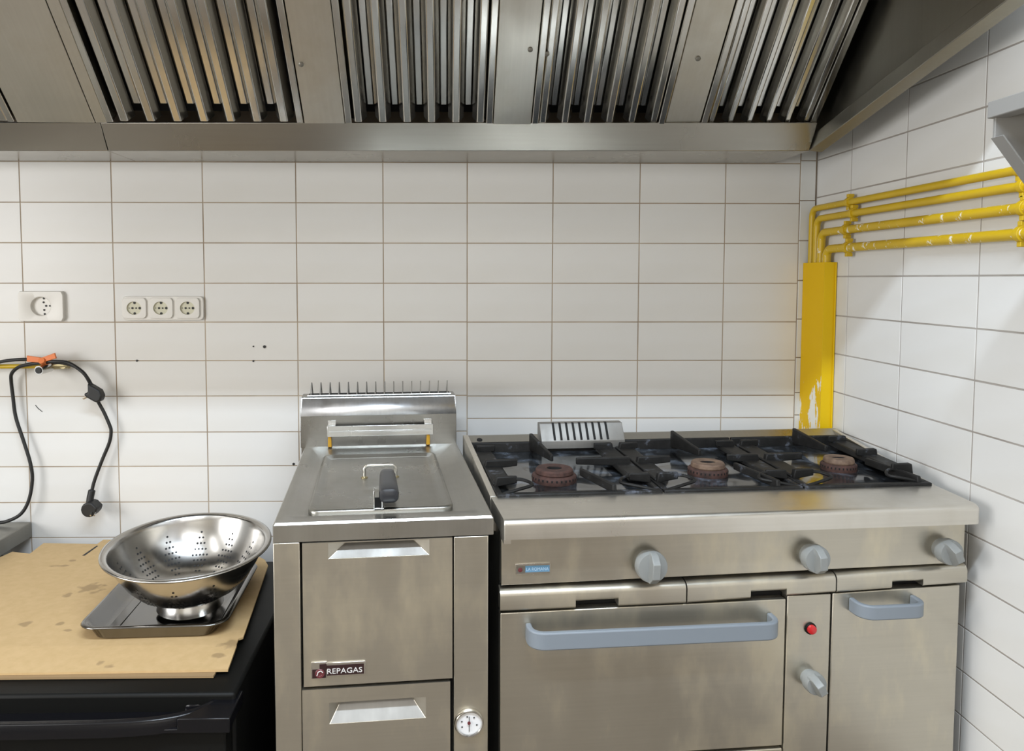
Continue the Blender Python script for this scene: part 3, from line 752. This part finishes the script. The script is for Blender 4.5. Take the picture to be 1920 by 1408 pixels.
MB().tube([(1.0465, 1.992, .10), (1.0465, 1.992, 1.344)], .0022, 8).build('cover_bead', 'yellow_plain', dc)

# grey shelf high on the right wall
sh = thing('wall_shelf', 'grey metal shelf on a triangular bracket at the upper right edge', 'shelf', (0, 0, 0))
MB().prism([(.800, 1.536), (.826, 1.536), (.826, 1.539), (.806, 1.539), (.806, 1.5465), (1.046, 1.5465), (1.046, 1.560), (.800, 1.560)], lambda u, v, t_: (u, t_, v), .45, 1.107).build('shelf_board', 'grey_shelf', sh, bevel=.0015)
MB().prism([(.8065, 1.5385), (.8065, 1.507), (1.046, 1.205), (1.046, 1.546), (.8065, 1.546)], lambda u, v, t_: (u, t_, v), 1.098, 1.103).build('bracket', 'grey_shelf', sh, bevel=.0008)
MB().hexa([(.8045, 1.080, 1.507), (1.044, 1.080, 1.203), (1.044, 1.1035, 1.203), (.8045, 1.1035, 1.507), (.8065, 1.080, 1.508), (1.046, 1.080, 1.2045), (1.046, 1.1035, 1.2045), (.8065, 1.1035, 1.508)]).build('bracket_flange', 'grey_shelf', sh)

# ------------------------------------------------------------------ sockets
def well_plate(m_plate, cx, cz, w_, h_, r, dep, y_out, well_r, kx=1.1, slope=.0):
    n = 40
    outer, edge, inner = [], [], []
    for i in range(n):
        a = 2*pi*i/n; c, s = cos(a), sin(a)
        k = min(w_/2/abs(c) if abs(c) > 1e-6 else 9, h_/2/abs(s) if abs(s) > 1e-6 else 9)
        rr_ = min(k, math.hypot(w_/2, h_/2)-r*.42)
        outer.append((c*rr_, s*rr_)); inner.append((c*well_r*kx, s*well_r))
    P = lambda q, y, k=1.: [(cx+a*k, y, cz+b*k) for a, b in q]
    m_plate.loops([P(outer, YB-.0005), P(outer, y_out+.0025), P(outer, y_out, .975), P(inner, y_out-slope, 1.08), P(inner, y_out+.001)], True, False)
    return P, inner
def schuko(parent, cx, cz, well_r, y_out, dep, mat, rot, kx=1.1):
    n = 40
    inner = [(well_r*kx*cos(2*pi*i/n), well_r*sin(2*pi*i/n)) for i in range(n)]
    P = lambda y, k: [(cx+a*k, y, cz+b*k) for a, b in inner]
    o = MB().loops([P(y_out+.0008, 1.0), P(y_out+dep, .95), P(y_out+dep+.0002, .05)], False, True).build('socket_well', mat, parent)
    for u, v, r in rot:
        MB().lathe([(r, 0), (r, .0008)], 12, lambda a, b, c: (cx+u*well_r*kx+a, y_out+dep-.0004-c, cz+v*well_r+b), False, True).build('pin_hole', 'mark', o)
    return o
s1 = thing('wall_socket', 'single white square wall socket on the tiles at the left edge', 'socket', (0, 0, 0))
m = MB(); well_plate(m, -1.1350, 1.2223, .1260, .0840, .004, .012, YB-.013, .0262, 1.08); m.build('face_plate', 'white_plastic', s1, angle=25)
schuko(s1, -1.1350, 1.2223, .0262, YB-.013, .011, 'white_plastic', [(.12, .42, .0028), (.36, .04, .0030), (.16, -.40, .0028), (.74, .04, .0026), (.16, .84, .003), (.2, -.84, .003)], 1.08)
s3 = thing('triple_socket', 'triple white wall socket strip with cream wells, under the hood on the left', 'socket', (0, 0, 0))
o = MB().loops([[(x, YB-.0005, z) for x, z in rrect(-.9102, -.6830, 1.1830, 1.2505, .012, 4)], [(x, YB-.007, z) for x, z in rrect(-.9102, -.6830, 1.1830, 1.2505, .012, 4)], [(x, YB-.009, z) for x, z in rrect(-.9085, -.6847, 1.1847, 1.2488, .011, 4)]], True, True).build('base_plate', 'white_plastic', s3, angle=25)
for cx in (-.8755, -.8015, -.7270):
    cz = 1.2172; n = 48; wr = .0185
    base, inner = [], []
    for i in range(n):
        a = 2*pi*i/n; c, q = cos(a), sin(a)
        k = min(.0340/max(abs(c), 1e-6), .0290/max(abs(q), 1e-6), .0400)
        base.append((cx+k*c, cz+k*q)); inner.append((cx+wr*1.1*c, cz+wr*q))
    o = MB().loops([[(x, YB-.0092, z) for x, z in base], [(x, YB-.0125, z) for x, z in base], [(cx+(x-cx)*.965, YB-.0140, cz+(z-cz)*.965) for x, z in base],
                    [(x, YB-.0140, z) for x, z in inner], [(x, YB-.0110, z) for x, z in inner]], False, False).build('socket_insert', 'white_plastic', s3, angle=25)
    schuko(o, cx, cz, wr, YB-.0135, .0040, 'cream_plastic', [(-.28, 0, .0030), (.22, 0, .0022), (.72, 0, .0036), (.02, .80, .0036), (.02, -.82, .0036), (-.72, 0, .0012)])

# ------------------------------------------------------------------ gas tap with orange lever on the left, and two black mains leads hung on it
def wpt(u, v, y):   # points of the leads were read off on a plane parallel to the wall
    return (u, y, v)
tp = thing('gas_tap', 'old gas tap with an orange lever on a yellow pipe, draped with black leads', 'tap', (0, 0, 0))
MB().tube([(-2.3, 2.095, 1.053), (-1.25, 2.095, 1.055), (-1.11, 2.095, 1.056)], .0065, 12).build('supply_pipe', 'yellow_pipe', tp)
MB().tube([(-1.125, 2.095, 1.056), (-1.055, 2.095, 1.060)], .0115, 12).build('tap_body', 'brass', tp)
MB().tube([(-1.068, 2.118, 1.058), (-1.068, 2.085, 1.058)], .009, 12).build('wall_stub', 'brass', tp)
no = MB().tube([(-1.105, 2.09, 1.053), (-1.112, 2.045, 1.050)], .0125, 16).build('nozzle', 'steel_bright', tp)
MB().tube([(-1.1115, 2.048, 1.050), (-1.1125, 2.0425, 1.0498)], .0088, 16).build('nozzle_bore', 'mark', no)
lv = MB().hexa([(-1.152, 2.060, 1.072), (-1.112, 2.060, 1.069), (-1.112, 2.066, 1.069), (-1.152, 2.066, 1.072), (-1.152, 2.060, 1.089), (-1.112, 2.060, 1.083), (-1.112, 2.066, 1.083), (-1.152, 2.066, 1.089)])
lv.hexa([(-1.112, 2.060, 1.069), (-1.072, 2.060, 1.081), (-1.072, 2.066, 1.081), (-1.112, 2.066, 1.069), (-1.112, 2.060, 1.083), (-1.076, 2.060, 1.096), (-1.076, 2.066, 1.096), (-1.112, 2.066, 1.083)])
lv.tube([(-1.110, 2.090, 1.060), (-1.110, 2.056, 1.076)], .009, 12)
lv.build('lever', 'orange', tp, bevel=.0012)

K_ = 2.085/2.12
def lead(pts, y): return [(x, y if len(q) == 0 else q[0], z) for x, z, *q in pts]
c1 = thing('power_lead', 'black mains lead whose moulded plug hangs upper right of the gas tap', 'cable', (0, 0, 0), 0, 'black mains leads on the gas tap')
pl = smoothpath([(-2.3, 2.10, .96), (-1.9, 2.10, .98), (-1.55, 2.09, 1.01), (-1.35, 2.085, 1.045), (-1.262, 2.08, 1.062), (-1.228, 2.075, 1.071), (-1.192, 2.07, 1.076), (-1.150, 2.074, 1.077), (-1.105, 2.075, 1.072), (-1.075, 2.075, 1.068), (-1.040, 2.08, 1.060), (-1.012, 2.08, 1.043), (-.995, 2.078, 1.022), (-.985, 2.075, 1.006)], 6)
MB().tube(pl, .0046, 10).build('cable', 'rubber', c1)
pg = MB().prism([(-.990, 1.012), (-.974, 1.002), (-.958, .992), (-.951, .976), (-.955, .962), (-.968, .957), (-.983, .966), (-.997, .974), (-1.001, .983), (-.990, .986)], lambda u, v, t_: (u, t_, v), 2.060, 2.088).build('plug', 'rubber', c1, bevel=.005, seg=3)
for dz in (0, .007): MB().tube([(-.990, 2.068+dz, .978-dz*.4), (-1.006, 2.064+dz, .969-dz*.4)], .0020, 8).build('plug_pin', 'chrome', pg)
c2 = thing('power_lead', 'long black mains lead looping down the wall with its plug hanging lowest', 'cable', (0, 0, 0), 0, 'black mains leads on the gas tap')
low = smoothpath([(-2.0, 2.06, .6125), (-1.60, 2.08, .6125), (-1.36, 2.08, .6125), (-1.262, 2.08, .616), (-1.228, 2.08, .622), (-1.196, 2.085, .640), (-1.176, 2.09, .677), (-1.167, 2.095, .733), (-1.171, 2.095, .782), (-1.190, 2.098, .846), (-1.210, 2.10, .912), (-1.216, 2.10, .972), (-1.218, 2.098, 1.012), (-1.211, 2.09, 1.036), (-1.186, 2.082, 1.055), (-1.150, 2.072, 1.064), (-1.118, 2.070, 1.068), (-1.080, 2.066, 1.072), (-1.046, 2.07, 1.068), (-1.018, 2.07, 1.052), (-.996, 2.07, 1.030), (-.984, 2.082, .990), (-.975, 2.092, .955), (-.962, 2.096, .925), (-.948, 2.097, .889), (-.944, 2.097, .870), (-.950, 2.097, .838), (-.970, 2.095, .790), (-.990, 2.09, .735), (-.998, 2.085, .700)], 5)
MB().tube(low, .0048, 10).build('cable', 'rubber', c2)
pg = MB().tube([(-.996, 2.085, .708), (-.999, 2.08, .688), (-1.000, 2.076, .670)], .0095, 14).prism(arc(-.992, .660, .021, 60, 300, 10)+[(-.972, .652), (-.968, .664), (-.976, .672)], lambda u, v, t_: (u, t_, v), 2.050, 2.090).build('plug', 'rubber', c2, bevel=.004, seg=3)
for dz in (0, .010): MB().tube([(-.984+dz, 2.052, .654), (-.978+dz, 2.034, .650)], .0022, 8).build('plug_pin', 'chrome', pg)

# ------------------------------------------------------------------ left: steel table, black fridge, cardboard, tray, colander
tb = thing('steel_table', 'corner of a stainless steel worktop at the far left against the wall', 'table', (0, 0, 0))
MB().box(-2.2, -1.184, 1.30, 2.115, .564, .607).build('worktop', 'steel_side', tb, bevel=.002)
for x, y in ((-2.15, 1.36), (-1.245, 1.36), (-2.15, 2.06), (-1.245, 2.06)):
    MB().box(x-.02, x+.02, y-.02, y+.02, 0, .564).build('leg', 'steel_side', tb, bevel=.003)

fg = thing('fridge', 'low black fridge with a moulded grip lip, under the cardboard sheet', 'fridge', (0, 0, 0))
MB().box(-1.165, -.378, 1.30, 1.93, .02, .560).build('body', 'black_matt', fg, bevel=.006)
MB().box(-1.165, -.384, 1.258, 1.298, .06, .526).build('door', 'black_matt', fg, bevel=.004)
# grip: a lip bowed towards the front with a hollow behind it
path = [(-1.17, 1.262), (-1.08, 1.243), (-.97, 1.236), (-.80, 1.234), (-.62, 1.236), (-.53, 1.241), (-.475, 1.252), (-.437, 1.272), (-.415, 1.296), (-.40, 1.33)]
path = [tuple(p[:2]) for p in smoothpath([(a, b, 0) for a, b in path], 4)]
MB().sweep(path, [(-.006, .522), (.010, .522), (.010, .546), (.004, .550), (-.003, .548), (-.006, .543)]).build('grip_lip', 'black_gloss', fg, bevel=.0015)
MB().prism([(-1.16, 1.25), (-.50, 1.25), (-.42, 1.30), (-.40, 1.335), (-1.16, 1.335)], lambda u, v, t_: (u, v, t_), .515, .527).build('grip_hollow', 'black_gloss', fg)
MB().prism([(-.462, 1.243), (-.372, 1.243), (-.372, 1.33), (-.400, 1.33), (-.412, 1.300), (-.432, 1.275)], lambda u, v, t_: (u, v, t_), .526, .5485).build('corner_block', 'black_gloss', fg, bevel=.002)
MB().box(-.50, -.372, 1.243, 1.262, .522, .530).build('corner_trim', 'black_gloss', fg, bevel=.002)
MB().lathe([(.030, 0), (.030, .010), (.027, .013), (.014, .014)], 28, lambda a, b, c: (-.452+a, 1.318+b*.7, .5270+c), False, True).build('hinge_cap', 'black_gloss', fg)

cb = thing('cardboard_sheet', 'opened tan cardboard box lying flat on the black fridge, with grease spots', 'cardboard', (0, 0, 0))
poly = [(-1.30, 1.452), (-.417, 1.447), (-.420, 1.474), (-.412, 1.480), (-.452, 1.86), (-.470, 1.90), (-.60, 2.03), (-.955, 2.056), (-.957, 2.022), (-1.107, 2.031), (-1.101, 1.953), (-1.125, 1.958), (-1.155, 1.968), (-1.178, 1.90), (-1.178, 1.60)]
poly = [(-1.170, 1.452)]+poly[1:-2]+[(-1.170, 1.90)]
MB().prism(poly, lambda u, v, t_: (u, v, t_), .5705, .5750).build('main_panel', 'card', cb, bevel=.0006, seg=1)
m = MB().hexa([(-1.170, 1.352, .5660), (-.409, 1.363, .5660), (-.416, 1.4475, .5705), (-1.170, 1.4525, .5705), (-1.170, 1.352, .5705), (-.409, 1.363, .5705), (-.416, 1.4475, .5750), (-1.170, 1.4525, .5750)])
m.build('front_flap', 'card', cb)
MB().box(-1.165, -.432, 1.350, 1.60, .5615, .5655).build('under_sheet', 'card_edge', cb)
MB().prism([(-.955, 1.935), (-.948, 1.935), (-.946, 2.004), (-.951, 2.008)], lambda u, v, t_: (u, v, t_), .5749, .5754).build('slit', 'mark', cb)

tr = thing('metal_tray', 'shallow steel oven tray on the cardboard, under the colander', 'tray', (-.600, 1.635, .5752), radians(2.5))
def tl(hx, hy, r, z): return [(x, y, z) for x, y in rrect(-hx, hx, -hy, hy, r, 6)]
MB().loops([tl(.1480, .172, .040, .0275), tl(.1460, .170, .038, .0300), tl(.1400, .164, .034, .0305), tl(.1370, .161, .032, .0285), tl(.1200, .1575, .028, .0040), tl(.1160, .1535, .026, .0016), tl(.10, .12, .02, .0012)], False, True).build('tray_body', 'steel_tray', tr, angle=60, solid=.0014)
MB().box(-.106, -.085, -.130, .130, .0022, .0036).build('tray_strip', 'steel_tray', tr, bevel=.0006)

cl = thing('colander', 'large round steel colander standing tilted in the oven tray', 'colander', (-.5620, 1.6099, .5885), 0)
cl.rotation_euler = (radians(4.4), radians(.5), 0)
prof_in = [(.0005, .0265), (.040, .0265), (.064, .0280), (.086, .0345), (.110, .0500), (.130, .0720), (.147, .1000), (.157, .1230), (.1605, .1325), (.1640, .1370), (.1710, .1385), (.1750, .1370), (.1755, .1345)]
MB().lathe(prof_in, 72, cap0=True).build('bowl', 'steel_dish', cl, angle=60, solid=.0012)
MB().lathe([(.0600, .0275), (.0640, .020), (.0690, .004), (.0705, .0002), (.0690, .0), (.0665, .004), (.0615, .020), (.0580, .0275)], 56).build('foot_ring', 'steel_dish', cl, angle=60)
# perforations: small round holes in fan-shaped clusters, seen from both sides
def prof_at(z):
    for (r0, z0), (r1, z1) in zip(prof_in[2:9], prof_in[3:10]):
        if z0 <= z <= z1:
            t_ = (z-z0)/(z1-z0); n_ = Vector((z1-z0, -(r1-r0))).normalized(); return r0+(r1-r0)*t_, n_
    return .1, Vector((1, 0))
m = MB()
for kf in range(12):
    a0 = 2*pi*kf/12+.13
    for j, (z, cnt) in enumerate(((.034, 2), (.041, 3), (.049, 4), (.058, 5), (.068, 4), (.079, 3), (.090, 2), (.101, 1))):
        for q in range(cnt):
            a = a0+(q-(cnt-1)/2)*.075*(.085/max(.07, prof_at(z)[0]))*1.25
            r, nn = prof_at(z)
            for sg in (1, -1):
                N = Vector((nn.x*cos(a), nn.x*sin(a), nn.y))*sg
                P0 = Vector((r*cos(a), r*sin(a), z))+N*.0009
                T = Vector((-sin(a), cos(a), 0)); B = N.cross(T)
                m.add([P0+(T*cos(2*pi*i/8)+B*sin(2*pi*i/8))*.0025 for i in range(8)], [tuple(range(8))])
pf = m.build('perforation', 'mark', cl, smooth=False); pf['kind'] = 'stuff'
